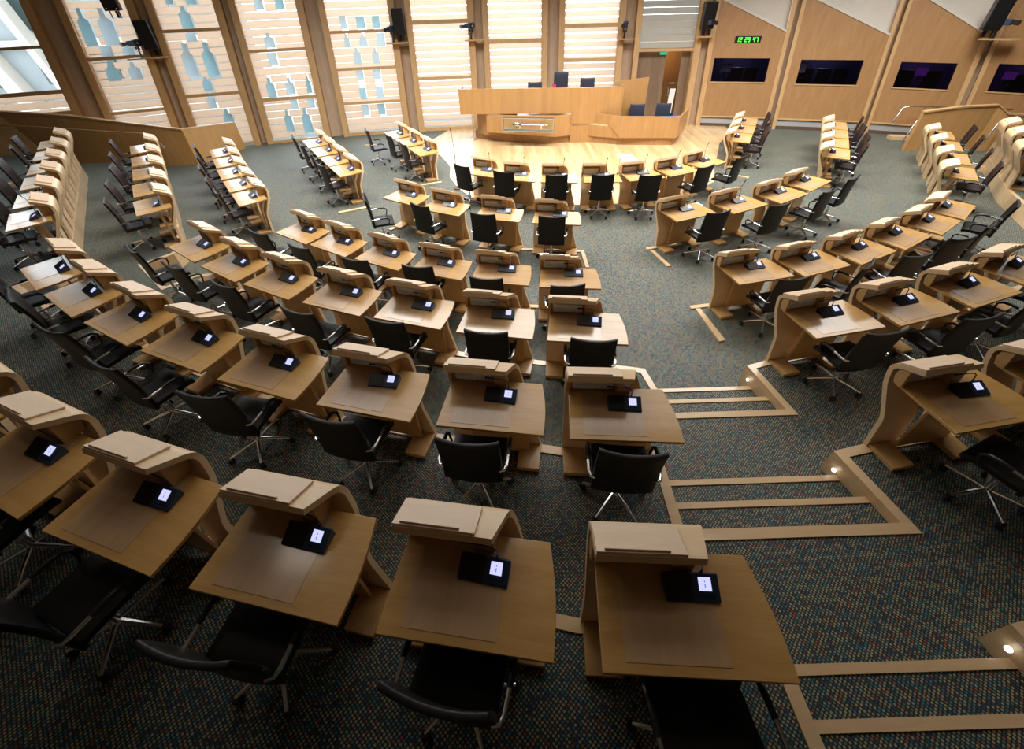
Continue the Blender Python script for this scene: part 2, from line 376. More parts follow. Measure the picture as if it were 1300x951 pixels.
# ------------------------------------------------------------------ desk places: near-edge centre, heading, floor level
DK = {'1a': (-.66, 9.95, -27, 0), '1b': (.22, 9.51, -15, 0), '1c': (1.165, 9.315, -8.5, 0), '1d': (2.14, 9.245, -3.3, 0), '1e': (3.155, 9.325, 10, 0), '1f': (4.10, 9.62, 22, 0), '1g': (4.98, 10.12, 32, 0),
'2a': (-2.28, 8.5, -32.7, 0), '2b': (-1.36, 7.89, -26, 0), '2c': (-.23, 7.47, -17, 0), '2d': (.885, 7.205, -9.8, 0), '2e': (3.525, 7.30, 20, 0), '2f': (4.67, 7.59, 25, 0), '2g': (5.74, 8.015, 29.3, 0), '2h': (6.63, 8.63, 36, 0),
'3a': (-3.94, 6.97, -34.4, 0), '3b': (-3.115, 6.455, -32.5, 0), '3c': (-2.16, 5.93, -28, 0), '3d': (-1.16, 5.53, -20, 0), '3e': (-.17, 5.26, -12, 0), '3f': (.865, 5.07, -6.4, 0),
'3g': (3.76, 5.105, 11.2, 0), '3h': (4.77, 5.305, 17.8, 0), '3i': (5.77, 5.64, 25, 0), '3j': (6.72, 6.075, 29.5, 0), '3k': (7.66, 6.56, 33.5, 0), '3l': (8.475, 7.135, 39, 0),
'4a': (-5.11, 5.89, -36.6, .31), '4b': (-4.215, 5.26, -33, .31), '4c': (-3.305, 4.745, -28, .31), '4d': (-2.285, 4.295, -22, .31), '4e': (-1.265, 3.95, -18, .31), '4f': (-.21, 3.67, -11, .31), '4g': (.84, 3.495, -7.5, .31),
'4h': (3.81, 3.52, 10.3, .31), '4i': (4.86, 3.72, 14.6, .31), '4j': (5.935, 4.035, 18.4, .31), '4k': (6.97, 4.48, 25, .31),
'5a': (-6.32, 4.79, -38.5, .59), '5b': (-5.415, 4.15, -34, .59), '5c': (-4.43, 3.575, -28.9, .59), '5d': (-3.435, 3.095, -23.4, .59), '5e': (-2.385, 2.665, -19.3, .59), '5f': (-1.315, 2.345, -14.8, .59), '5g': (-.215, 2.12, -8.9, .59), '5h': (.885, 1.975, -4.5, .59),
'5i': (3.925, 2.01, 8.5, .59), '5j': (5.03, 2.24, 13, .59),
'6z': (-4.58, 2.02, -29, .89), '6a': (-3.55, 1.50, -23.5, .89), '6b': (-2.495, 1.1, -18.6, .89), '6c': (-1.38, .79, -12.8, .89), '6d': (-.295, .58, -9.1, .89), '6e': (.825, .435, -4, .89),
'a1': (-8.27, 6.645, -51, .59), 'a2': (-8.965, 7.57, -53.3, .59), 'a3': (-9.67, 8.52, -53.6, .59), 'a4': (-10.33, 9.43, -53.9, .59), 'a5': (-11.065, 10.435, -54.2, .59), 'a6': (-11.78, 11.4, -54, .59),
'b1': (-7.10, 7.78, -52, .31), 'b2': (-7.77, 8.725, -54, .31), 'b3': (-8.47, 9.75, -55, .31), 'b4': (-9.17, 10.74, -54.5, .31), 'b5': (-9.91, 11.79, -54.3, .31),
'c1': (-5.865, 8.885, -54, 0), 'c2': (-6.47, 9.705, -54.5, 0), 'c3': (-7.075, 10.565, -55.8, 0), 'c4': (-7.665, 11.47, -57, 0), 'c5': (-8.25, 12.38, -57.3, 0),
'd1': (-4.21, 10.505, -56.6, 0), 'd2': (-4.74, 11.32, -57.5, 0), 'd3': (-5.29, 12.17, -59, 0), 'd4': (-5.84, 13.03, -59.5, 0),
'e1': (-2.505, 11.945, -59.5, 0), 'e2': (-3.01, 12.82, -58.5, 0), 'e3': (-3.55, 13.69, -58.2, 0),
'f1': (6.78, 12.19, 60, 0), 'f2': (7.265, 13.04, 60.3, 0), 'f3': (7.74, 13.9, 61, 0),
'g1': (8.475, 10.585, 57.2, 0), 'g2': (8.985, 11.42, 58, 0), 'g3': (9.505, 12.27, 58.9, 0), 'g4': (10.015, 13.12, 59.7, 0),
'h1': (10.195, 8.98, 53.4, 0), 'h2': (10.86, 9.93, 54, 0), 'h3': (11.49, 10.9, 55.5, 0), 'h4': (12.08, 11.85, 56.5, 0),
'i1': (11.93, 9.27, 55.5, .31), 'i2': (12.58, 10.17, 56, .31), 'i3': (13.14, 10.98, 56.5, .31)}
# backrest position and heading of the chairs whose stance the photograph shows (the rest stand square to their desk)
CH = {'5h': (.87, 2.03, -7), '5g': (-.31, 2.17, -8), '5f': (-1.37, 2.43, -14), '5e': (-2.53, 2.75, -10), '5d': (-3.57, 3.16, -25), '5c': (-4.50, 3.74, -21),
'4g': (.89, 3.61, -7), '4f': (-.22, 3.80, -9), '4e': (-1.31, 4.05, -17), '4d': (-2.33, 4.28, -23), '4c': (-3.48, 4.92, -27), '4b': (-4.41, 5.45, -29), '4a': (-5.26, 5.96, -38),
'3f': (.77, 5.14, 2), '3e': (-.27, 5.39, -10), '3d': (-1.30, 5.79, -10), '3c': (-2.23, 6.05, -20), '3b': (-3.20, 6.51, -29), '3a': (-4.10, 7.09, -29),
'2d': (.84, 7.39, -9), '2c': (-.34, 7.59, -16), '2b': (-1.42, 8.03, -36), '1a': (-.74, 10.25, -39), '1b': (.07, 9.82, -18), '1c': (1.12, 9.52, -6), '1d': (2.10, 9.45, -5), '1e': (3.06, 9.33, -2),
'1f': (4.17, 9.73, 26), '1g': (5.07, 10.22, 40), '2e': (3.60, 7.36, 14), '2f': (4.76, 7.60, 20), '2g': (5.91, 8.14, 31), '2h': (6.74, 8.76, 34),
'3g': (3.80, 5.15, 10), '3h': (4.80, 5.37, 39), '3i': (5.85, 5.68, 10), '3j': (6.89, 6.16, 8), '3k': (7.52, 6.52, 34), '3l': (8.55, 7.22, 44), '4h': (3.81, 3.61, 8), '4i': (4.95, 3.82, 10)}

ORD = ['', 'first', 'second', 'third', 'fourth', 'fifth', 'sixth', 'seventh', 'eighth']
def place_text(k):
    if k[0].isdigit():
        row = int(k[0]); n = sum(1 for q in DK if q[0] == k[0])
        ks = sorted((q for q in DK if q[0] == k[0]), key=lambda q: DK[q][0])
        if row == 1: return '%s from left in curved front row nearest presiding desk' % ORD[ks.index(k)+1]
        left = [q for q in ks if DK[q][0] < 2.3]; right = [q for q in ks if DK[q][0] >= 2.3]   # blocks either side of the stepped aisle
        rn = {2: 'second row', 3: 'third row', 4: 'fourth row', 5: 'fifth row', 6: 'nearest row'}[row]
        if k in right:
            return '%s from left in %s, right of the aisle' % (ORD[right.index(k)+1], rn)
        return '%s from right in %s, left of the aisle' % (ORD[len(left)-left.index(k)], rn)
    col = {'a': 'outermost column of left wing', 'b': 'second column from left edge', 'c': 'middle column of left wing', 'd': 'fourth column from left edge', 'e': 'innermost column of left wing',
           'f': 'innermost column of right wing', 'g': 'second column of right wing', 'h': 'third column of right wing', 'i': 'raised column at right edge'}[k[0]]
    return '%s from the camera in %s' % (ORD[int(k[1])], col)
def row_text(k):
    if k[0].isdigit(): return {'1': 'front row', '2': 'second row', '3': 'third row', '4': 'fourth row', '5': 'fifth row', '6': 'nearest row'}[k[0]]
    return {'a': 'outermost left wing column', 'b': 'second left wing column', 'c': 'middle left wing column', 'd': 'fourth left wing column', 'e': 'innermost left wing column', 'f': 'innermost right wing column', 'g': 'second right wing column', 'h': 'third right wing column', 'i': 'raised right wing column'}[k[0]]

desk0 = make_desk(); con0 = make_console(); conup0 = make_console_up(con0)
chair0 = make_chair('leather'); chairw0 = make_chair('leather_wing')
first = {}
def use(proto):
    if proto.name in first: return copy_tree(proto)
    first[proto.name] = 1; return proto
UP = {'1a', '1b', '1c', '1d', '1e', '1f', '1g', '2f', 'a1'}
for i, (k, (x, y, a, lev)) in enumerate(DK.items()):
    th = R(a); f = Vector((-math.sin(th), math.cos(th))); e = Vector((math.cos(th), math.sin(th)))
    pt = place_text(k)
    d = use(desk0); d.location = (x, y, lev); d.rotation_euler = (0, 0, th)
    d.scale = (.93 if k[0] == '1' else 1, 1, 1)
    tag(d, 'oak desk, '+pt, 'desk', 'debating desks, '+row_text(k))
    c = use(conup0 if k in UP else con0)
    q = Vector((x, y))+e*(.045+random.uniform(-.02, .02))+f*(.365+random.uniform(-.015, .015))
    c.location = (q.x, q.y, lev+.7325); c.rotation_euler = (0, 0, th+R(random.uniform(-3, 5)))
    tag(c, 'black microphone on desk '+pt, 'conference microphone', 'microphone units, '+row_text(k))
    wing = not k[0].isdigit()
    ch = use(chairw0 if wing else chair0)
    if k in CH:
        cx, cy, ca = CH[k]; ct = R(ca); cf = Vector((-math.sin(ct), math.cos(ct)))
        pos = Vector((cx, cy))-cf*(.10+.055*math.hypot(cx, cy)/(3.16-lev))
    elif k == '2a': pos = Vector((-2.64, 8.20)); ct = R(-72)
    elif k == '5i': pos = Vector((4.02, 1.80)); ct = R(22)
    elif k == '6c': pos = Vector((-1.47, .72)); ct = R(-11)
    elif k == '6b': pos = Vector((-2.62, .93)); ct = R(-22)
    elif k == 'e3': pos = Vector((x, y))-f*.42; ct = th+R(-8)
    else:
        pos = Vector((x, y))-f*(.05+random.uniform(0, .09))+e*random.uniform(-.06, .06); ct = th+R(random.uniform(-10, 10))
    ch.location = (pos.x, pos.y, lev); ch.rotation_euler = (0, 0, ct)
    tag(ch, ('dark leather' if wing else 'black leather')+' chair at desk '+pt, 'chair', 'swivel chairs, '+row_text(k))

# ------------------------------------------------------------------ floor, platforms, stairs
def fr(k, dx, dy=.40):
    x, y, a, l = DK[k]; th = R(a)
    return (x+math.cos(th)*dx-math.sin(th)*dy, y+math.sin(th)*dx+math.cos(th)*dy)
def line_left(keys, dy=.44):
    out = []
    for k in keys: out += [fr(k, -.48, dy), fr(k, .44, dy)]
    return out
def notch(A, B, d):
    A = Vector(A); B = Vector(B); e = (B-A).normalized(); f = Vector((-e.y, e.x))
    return [tuple(A+f*d), tuple(A), tuple(B), tuple(B+f*d)], e, f
steps = []
# level 4
n4l, e4, f4 = notch((-6.80, 6.93), (-5.90, 6.12), .50)
n4r = [(1.68, 3.77), (1.80, 3.04), (3.12, 3.04), (3.00, 3.77)]
E4 = [(-10.75, 13.35)]+line_left(['b5', 'b4', 'b3', 'b2', 'b1'])+n4l+line_left(['4a', '4b', '4c', '4d', '4e', '4f', '4g'], .42)+n4r+line_left(['4h', '4i', '4j', '4k'], .42)+[(8.6, 5.6), (10.6, 7.7)]+line_left(['i1', 'i2', 'i3'])+[(14.2, 12.6), (20, 12.6), (20, -3.5), (-20, -3.5), (-20, 13.35)]
n5l, e5, f5 = notch((-7.95, 5.86), (-6.95, 5.25), .40)
n5r = [(1.40, 2.29), (1.38, 1.58), (3.20, 1.58), (3.07, 2.29)]
E5 = [(-13.1, 13.4)]+line_left(['a6', 'a5', 'a4', 'a3', 'a2', 'a1'])+n5l+line_left(['5a', '5b', '5c', '5d', '5e', '5f', '5g', '5h'], .42)+n5r+line_left(['5i', '5j'], .42)+[(7.6, 3.3), (20, 8), (20, -3.5), (-20, -3.5), (-20, 13.4)]
n6r = [(1.62, .78), (1.62, .08), (3.25, .08), (3.14, .78)]
E6 = [(-20, 6.5), (-7.2, 4.1)]+line_left(['6z', '6a', '6b', '6c', '6d', '6e'], .42)+n6r+[(4.6, 1.0), (20, 4.2), (20, -3.5), (-20, -3.5)]
def plat(poly, z0, z1):
    mb = MB(); n = len(poly)
    bm = bmesh.new(); vs = [bm.verts.new((x, y, z1)) for x, y in poly]; es = [bm.edges.new((vs[i], vs[(i+1) % n])) for i in range(n)]
    bmesh.ops.triangle_fill(bm, use_beauty=True, use_dissolve=False, edges=es)
    bm.verts.index_update()
    mb.v = [tuple(v.co) for v in bm.verts]; mb.f = [tuple(v.index for v in fc.verts) for fc in bm.faces]; mb.m = [0]*len(mb.f); bm.free()
    mb.add([(x, y, z0) for x, y in poly]+[(x, y, z1) for x, y in poly], [(i, (i+1) % n, (i+1) % n+n, i+n) for i in range(n)])
    return tag(mb.build('floor', 'carpet'), kind='structure')
mb = MB(); mb.box(-20, 20, -3.5, 19, -.2, 0); tag(mb.build('floor', 'carpet'), kind='structure')
plat(E4, 0, .31); plat(E5, .31, .59); plat(E6, .59, .89)
tn = [0]
def trim(poly, z0, z1, mat='nosing'):
    tn[0] += 1; mb = MB(); mb.slab(poly, z0, z1); return tag(mb.build('trim_%d' % tn[0], mat), kind='structure')
def strip(pts, w, z, h=.012, inside=1, mat='nosing', drop=.0):
    """edge board along an open polyline; lies on the platform side"""
    tn[0] += 1; mb = MB(); P = [Vector(p) for p in pts]
    nrm = []
    for i in range(len(P)):
        ds = []
        if i > 0: ds.append((P[i]-P[i-1]).normalized())
        if i < len(P)-1: ds.append((P[i+1]-P[i]).normalized())
        ns = [Vector((d.y, -d.x)) for d in ds]; m = sum(ns, Vector((0, 0))).normalized()
        nrm.append(m/max(.5, m.dot(ns[0])))
    I = [P[i]+nrm[i]*w*inside for i in range(len(P))]; O = [P[i]-nrm[i]*.006*inside for i in range(len(P))]
    n = len(P); vs = [(p.x, p.y, z-drop) for p in O]+[(p.x, p.y, z+h) for p in O]+[(p.x, p.y, z-drop) for p in I]+[(p.x, p.y, z+h) for p in I]
    fs = []
    for i in range(n-1):
        fs += [(i, i+1, n+i+1, n+i), (n+i, n+i+1, 3*n+i+1, 3*n+i), (2*n+i, 3*n+i, 3*n+i+1, 2*n+i+1), (i, 2*n+i, 2*n+i+1, i+1)]
    fs += [(0, n, 3*n, 2*n), (n-1, 3*n-1, 4*n-1, 2*n-1)]
    mb.add(vs, fs); return tag(mb.build('trim_%d' % tn[0], mat), kind='structure')
strip(E4[:-4], .075, .31, drop=.305); strip(E5[:-4], .085, .59, drop=.275); strip(E6[1:-3], .08, .89, drop=.295)
def cheek(A, B, z0, z1, side):
    A = Vector(A); B = Vector(B); d = (B-A).normalized(); n = Vector((-d.y, d.x))*side
    trim([tuple(A-d*.006), tuple(B), tuple(B+n*.008), tuple(A-d*.006+n*.008)], z0, z1)
for n, z0, z1 in ((n4r, 0, .26), (n5r, .31, .54), (n6r, .59, .84), (n4l, 0, .26), (n5l, .31, .54)):
    cheek(n[0], n[1], z0+.001, z1, 1); cheek(n[3], n[2], z0+.001, z1, -1)
# steps inside the right-hand stair cuts
def step(poly_fn, y0, y1, z0, z1):
    xl0, xr0 = poly_fn(y0); xl1, xr1 = poly_fn(y1)
    mb = MB(); mb.slab([(xl0, y0), (xr0, y0), (xr1, y1), (xl1, y1)], z0, z1); tag(mb.build('floor', 'carpet'), kind='structure')
    xa, xb = poly_fn(y1); xc, xd = poly_fn(y1-.055)
    trim([(xa, y1+.004), (xc, y1-.055), (xd, y1-.055), (xb, y1+.004)], z1-.03, z1+.010)
def lerpn(n):
    (xl1, ya), (xl0, yb), (xr0, _), (xr1, _) = n
    return lambda y: (xl0+(xl1-xl0)*(y-yb)/(ya-yb)+.002, xr0+(xr1-xr0)*(y-yb)/(ya-yb)-.002)
for n, zb in ((n4r, 0), (n5r, .31), (n6r, .59)):
    f_ = lerpn(n); y0 = n[1][1]; yt = n[0][1]; h = (.31 if zb == 0 else .28 if zb == .31 else .30)
    step(f_, y0+.003, y0+.57, zb, zb+h*.32); step(f_, y0+.003, y0+.29, zb+h*.32, zb+h*.67)
for n, e_, f_, zb, h, d in ((n4l, e4, f4, 0, .31, .5), (n5l, e5, f5, .31, .28, .4)):
    A = Vector(n[1]); B = Vector(n[2])
    mb = MB(); mb.slab([tuple(A+e_*.004+f_*.004), tuple(B-e_*.004+f_*.004), tuple(B-e_*.004+f_*d*.6), tuple(A+e_*.004+f_*d*.6)], zb, zb+h*.5); tag(mb.build('floor', 'carpet'), kind='structure')
    trim([tuple(A+e_*.004+f_*(d*.6-.05)), tuple(B-e_*.004+f_*(d*.6-.05)), tuple(B-e_*.004+f_*(d*.6+.004)), tuple(A+e_*.004+f_*(d*.6+.004))], zb+h*.5-.02, zb+h*.5+.008)
# low edging boards beside the flat aisles
for poly in ([(3.00, 5.42), (3.08, 5.42), (3.16, 4.62), (3.06, 4.60)], [(2.93, 5.42), (3.60, 5.52), (3.60, 5.60), (2.93, 5.50)], [(2.80, 7.42), (2.87, 7.42), (3.03, 6.78), (2.95, 6.76)], [(2.75, 7.43), (3.4, 7.60), (3.4, 7.68), (2.75, 7.51)],
             [(1.43, 6.82), (1.50, 6.82), (1.50, 7.5), (1.43, 7.5)], [(.12, 7.60), (1.42, 7.42), (1.42, 7.5), (.12, 7.68)], [(1.40, 4.95), (1.47, 4.95), (1.50, 5.50), (1.42, 5.50)], [(.15, 5.62), (1.40, 5.47), (1.40, 5.55), (.15, 5.70)],
             [(-4.08, 9.70), (-3.37, 10.02), (-3.41, 10.11), (-4.12, 9.79)], [(-2.38, 11.38), (-1.80, 11.58), (-1.83, 11.66), (-2.41, 11.46)], [(-4.89, 15.42), (-4.50, 15.46), (-4.50, 15.52), (-4.89, 15.48)], [(6.10, 11.46), (6.48, 11.17), (6.52, 11.23), (6.14, 11.52)], [(-2.62, 8.68), (-2.30, 9.00), (-2.37, 9.07), (-2.69, 8.75)]):
    trim(poly, 0, .022)
# light disc in the stair cheeks
for (x, y, z, lab) in ((3.055, 2.17, .47, 'round white step light in stair cheek by right fifth row desk'), (2.985, 3.64, .20, 'round step light in stair cheek by right fourth row desk'), (3.115, .68, .78, 'round white step light in stair cheek at lower right corner')):
    mb = MB(); mb.tube([(x+.004, y, z), (x-.012, y, z)], [.02, .02], 14); tag(mb.build('step_light', 'steplight'), lab, 'light', 'step lights')

# oak floor of the well in front of the presiding desk
mb = MB(); mb.slab([(-2.1, 17.3), (-2.75, 15.4), (-2.05, 13.9), (-1.68, 12.9), (-1.62, 12.0), (-1.30, 11.1), (-.90, 10.42), (-.2, 10.25), (.5, 9.95), (1.3, 9.80), (2.2, 9.72), (3.1, 9.78), (4.0, 10.0), (4.75, 10.4), (5.5, 11.0), (5.95, 12.2), (6.5, 13.3), (7.0, 14.4), (7.9, 15.6), (8.1, 17.0)], 0, .012)
tag(mb.build('floor', 'floor_oak'), kind='structure')

# ------------------------------------------------------------------ leaning window wall
K = .2
BASE = {'A': ((-17, 12.95), (-13.3, 14.3)), 'B': ((-12.5, 14.6), (-11.06, 15.2)), 'C': ((-10.5, 15.4), (-8.86, 15.9)), 'D': ((-8.36, 16.05), (-6.55, 16.5)), 'E': ((-5.82, 16.7), (-3.73, 17.0)), 'F': ((-3.1, 17.08), (-1.12, 17.18)),
'G': ((-.52, 17.2), (1.4, 17.12)), 'H': ((2.09, 17.05), (3.99, 16.92)), 'I': ((4.67, 16.88), (6.6, 16.7)), 'J': ((7.14, 16.62), (9.25, 16.05)), 'K': ((9.55, 15.9), (12.01, 15.15)), 'L': ((12.25, 15.04), (14.02, 14.1)), 'M': ((14.27, 13.9), (17, 12.2))}
class Bay:
    def __init__(s, a, b):
        s.a = Vector(a); s.b = Vector(b); s.L = (s.b-s.a).length; s.e = (s.b-s.a)/s.L; s.n = Vector((-s.e.y, s.e.x))
    def P(s, u, z, d=0):
        q = s.a+s.e*u+s.n*d; return (q.x, q.y+K*z, z)
    def box(s, mb, u0, u1, z0, z1, d0, d1, mi=0):
        vs = [s.P(u, z, d) for z in (z0, z1) for d in (d0, d1) for u in (u0, u1)]
        return mb.add(vs, [(0, 2, 3, 1), (4, 5, 7, 6), (0, 1, 5, 4), (2, 6, 7, 3), (0, 4, 6, 2), (1, 3, 7, 5)], mi)
    def poly(s, mb, pts, d0, d1, mi=0): return mb.prism(pts, lambda p, t: s.P(p[0], p[1], t), d0, d1, mi)
bays = {k: Bay(*v) for k, v in BASE.items()}
ZT = 7.2
TR = {'A': [(0.0, 1.50), (1.95, 2.05), (3.05, 3.12)], 'B': [(1.28, 1.34), (2.68, 2.76), (4.4, 4.5)], 'C': [(.05, .12), (1.55, 1.63), (3.25, 3.33), (4.9, 5)], 'D': [(.0, .07), (1.27, 1.36), (2.63, 2.71), (4.3, 4.4)],
      'E': [(0, .10), (.98, 1.06), (1.99, 2.07), (3.02, 3.10), (4.4, 4.5)], 'F': [(0, .12), (1.60, 1.69), (3.18, 3.29), (4.9, 5)], 'G': [(0, .1), (1.0, 1.1), (2.58, 2.70), (4.4, 4.5)], 'H': [(0, .1), (1.0, 1.1), (2.00, 2.11), (2.96, 3.07), (4.4, 4.5)]}
FIG = {'B': [(0.32, 3.03, 0.29, 0.89), (0.84, 3.02, 0.37, 0.88), (0.57, 2.76, 0.25, 0.27), (1.14, 2.76, 0.29, 0.19), (0.52, 2.15, 0.34, 0.47), (1.09, 2.14, 0.33, 0.44)],
'C': [(0.78, 3.35, 0.32, 0.53), (0.77, 3.0, 0.28, 0.21), (0.48, 2.12, 0.34, 0.86), (1.07, 2.1, 0.34, 0.88), (0.78, 1.7, 0.26, 0.38), (0.75, 1.2, 0.24, 0.3), (1.09, 0.61, 0.29, 0.55), (0.49, 3.93, 0.19, 0.3), (1.08, 3.91, 0.28, 0.3)],
'D': [(0.72, 3.72, 0.26, 0.44), (1.33, 3.7, 0.26, 0.44), (0.75, 2.74, 0.31, 0.39), (0.72, 2.26, 0.26, 0.35), (0.42, 1.37, 0.27, 0.56), (1.04, 1.42, 0.28, 0.48), (1.65, 1.42, 0.16, 0.5), (1.04, 0.98, 0.23, 0.28), (1.60, 0.98, 0.22, 0.28), (0.72, 0.32, 0.26, 0.66), (1.32, 0.24, 0.3, 0.76)],
'E': [(0.55, 3.14, 0.2, 0.34), (1.11, 3.12, 0.28, 0.34), (1.62, 3.12, 0.24, 0.34), (0.56, 2.63, 0.18, 0.38), (1.1, 2.64, 0.26, 0.36), (1.69, 2.64, 0.26, 0.35), (0.81, 2.15, 0.26, 0.47), (1.43, 2.15, 0.24, 0.44), (0.79, 1.70, 0.24, 0.28), (1.38, 1.70, 0.25, 0.28), (0.79, 1.13, 0.22, 0.34), (1.38, 1.14, 0.25, 0.33), (0.78, 0.62, 0.25, 0.34), (1.35, 0.62, 0.25, 0.34)]}
wn = 0
for k in 'ABCDEFGHI':
    b = bays[k]; wn += 1; L = b.L; zb = 2.25 if k == 'I' else 0
    mb = MB()
    for u0, u1 in ((0, .05), (L-.05, L)): b.box(mb, u0, u1, zb, ZT, .0, .11)
    for z0, z1 in TR.get(k, [(2.25, 2.33), (4.6, 4.7)]): b.box(mb, .05, L-.05, z0, z1, .02, .10)
    w = tag(mb.build('window_%d' % wn, 'frame_oak'), kind='structure')
    if k == 'A':
        for z in (2.0, 3.08): pass
    mb = MB(); b.box(mb, .05, L-.05, zb+.08, ZT, .055, .062); mb.build('pane', 'glass', w)
    if k == 'I':
        mb = MB(); z = 2.34
        while z < 6: b.box(mb, .05, L-.05, z, z+.17, .10, .115); z += .185
        tag(mb.build('slatted_blind', 'blind', w), kind=None)
    else:
        mb = MB(); z = .1
        gapw = {'A': .03, 'B': .028, 'C': .02, 'D': .022, 'E': .02, 'F': .05, 'G': .055, 'H': .06}[k]; hgt = .21
        while z < (1.9 if k == 'A' else 5.4):
            # the slats stop short where a glass silhouette lets the sky through
            gaps = []
            for (u, fz, ww, hh) in FIG.get(k, []):
                if fz-.04 < z+hgt/2 < fz+hh: gaps.append((u-ww/2, u+ww/2) if hh < .36 or z+hgt/2 < fz+hh*.66 else (u-ww*.18, u+ww*.18))
            u_ = -.05
            for g0, g1 in sorted(gaps)+[(L+.05, L+.05)]:
                g0 = min(max(g0, u_), L+.05)
                if g0-u_ > .01: b.box(mb, u_, g0, z, z+hgt-gapw, .28, .30)
                u_ = max(u_, g1)
            z += hgt
        mb.build('louvre_slats', 'slat', w)
    for (u, z, ww, hh) in FIG.get(k, []):
        h = ww/2
        if hh > .35: pts = [(u-h, z), (u+h, z), (u+h*.95, z+hh*.66), (u+h*.35, z+hh*.76), (u+h*.3, z+hh), (u-h*.3, z+hh), (u-h*.35, z+hh*.76), (u-h*.95, z+hh*.66)]
        else: pts = [(u-h, z), (u+h, z), (u+h, z+hh), (u-h, z+hh)]
        mb = MB(); b.poly(mb, pts, .066, .074); mb.build('silhouette_panel', random.choice(['figure_w', 'figure_b', 'figure_w']), w)
# column bays between the windows
names = 'ABCDEFGHIJKLM'
def rail_fin(b, u0, u1, mat='frame_oak', z1=ZT, d0=-.02, d1=.36):
    global tn
    tn[0] += 1; mb = MB(); b.box(mb, u0, u1, 0, z1, d0, d1, 0); return tag(mb.build('trim_%d' % tn[0], mat), kind='structure')
for i in range(len(names)-1):
    b0, b1 = bays[names[i]], bays[names[i+1]]
    w = Bay(b0.b, b1.a)
    rail_fin(w, -.02, min(.16, w.L*.3)); rail_fin(w, w.L-min(.14, w.L*.28), w.L+.02)
    mb = MB(); w.box(mb, -.02, w.L+.02, 0, ZT, .24, .34); tag(mb.build('wall_back', 'recess'), kind='structure')
    # reveal lining on one side, its shade painted in as darker oak
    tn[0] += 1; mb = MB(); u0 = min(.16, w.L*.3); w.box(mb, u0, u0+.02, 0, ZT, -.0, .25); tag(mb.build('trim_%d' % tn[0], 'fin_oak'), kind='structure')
# interpreters' booths: oak panels with dark windows
BW = {'J': (.13, 1.88, 1.37, 2.04, [(0, 3.62), (.0, 3.62), (2.19, 2.74)], (.2, .29)), 'K': (.30, 2.10, 1.345, 2.015, [(0, 3.66), (0, 3.66), (2.57, 2.57)], 0), 'L': (.27, 1.66, 1.32, 1.99, [(0, 3.70), (0, 3.70), (2.0, 2.69)], 0), 'M': (.26, 2.2, 1.34, 2.02, [(0, 3.8), (0, 3.8), (3.2, 2.5)], 0)}
for k, (u0, u1, z0, z1, top, _) in BW.items():
    b = bays[k]; L = b.L; zs = top[0][1]; ze = top[2][1]
    if k == 'K': ze = 2.64
    def zt(u): return zs+(ze-zs)*u/L
    mb = MB(); zl = .32
    b.poly(mb, [(0, zl), (L, zl), (L, z0), (0, z0)], 0, .08)
    b.poly(mb, [(0, z0), (u0, z0), (u0, z1), (0, z1)], 0, .08)
    b.poly(mb, [(u1, z0), (L, z0), (L, z1), (u1, z1)], 0, .08)
    b.poly(mb, [(0, z1), (L, z1), (L, zt(L)), (0, zt(0))], 0, .08)
    w = tag(mb.build('wall_back', 'wall_oak'), kind='structure')
    mb = MB(); b.poly(mb, [(0, zt(0)), (L, zt(L)), (L, zt(L)+.05), (0, zt(0)+.05)], -.02, .12); mb.build('top_capping', 'blind', w)
    mb = MB(); b.box(mb, 0, L, .30, .34, -.02, .1); b.box(mb, u0-.03, u1+.03, z0-.03, z0, -.02, .02); mb.build('sill', 'frame_oak', w)
    mb = MB()
    b.box(mb, 0, L, .10, .30, .04, .10, 0); mb.build('heater_grille', 'heater', w)
    mb = MB(); b.box(mb, 0, L, 0, .10, .02, .12, 0); mb.build('plinth', 'plinth', w)
    # room behind
    mb = MB(); 
    b.box(mb, -.05, L+.05, .9, .95, .09, 1.8); b.box(mb, -.05, L+.05, 2.45, 2.5, .09, 1.8); b.box(mb, -.05, L+.05, .9, 2.5, 1.75, 1.8)
    b.box(mb, -.05, 0, .9, 2.5, .09, 1.8); b.box(mb, L, L+.05, .9, 2.5, .09, 1.8)
    tag(mb.build('wall_booth', 'booth'), kind='structure')
    wn += 1; mb = MB(); b.box(mb, u0, u1, z0, z1, .035, .042); tag(mb.build('window_%d' % wn, 'darkglass'), kind='structure')
    # blind above
    mb = MB(); b.poly(mb, [(0, zt(0)+.05), (L, zt(L)+.05), (L, ZT), (0, ZT)], .14, .16)
    z = 2.6
    while z < 6.4: b.box(mb, .02, L-.02, z, z+.165, .115, .14) if z > 3.6 else None; z += .185
    o = tag(mb.build('wall_back', 'blind'), kind='structure')
# things seen in the booths
def bpos(k, u, z, d): return Vector(bays[k].P(u, z, d))
def yaw(k): return math.atan2(bays[k].e.y, bays[k].e.x)
for (k, u, mat, lab, w_, h_) in (('J', .62, 'figure_b', 'pale glowing monitor inside booth window under green clock', .34, .22), ('K', .50, 'white', 'small white poster behind left end of second booth window', .20, .26), ('L', .95, 'purple', 'purple lit monitor inside third booth window', .30, .20), ('M', .7, 'purple', 'purple lit monitor inside rightmost booth window', .30, .20)):
    q = bpos(k, u, 1.55, .5); mb = MB(); mb.box(-w_/2, w_/2, -.02, .02, 0, h_, 0); mb.box(-.04, .04, -.015, .015, -.15, 0, 1); mb.box(-.12, .12, -.07, .07, -.17, -.15, 1)
    mb.box(-w_/2-.012, w_/2+.012, .005, .03, -.012, h_+.012, 1)
    o = mb.build('monitor', [mat, 'black']); o.location = (q.x, q.y, 1.60); o.rotation_euler = (0, 0, yaw(k)); tag(o, lab, 'monitor')
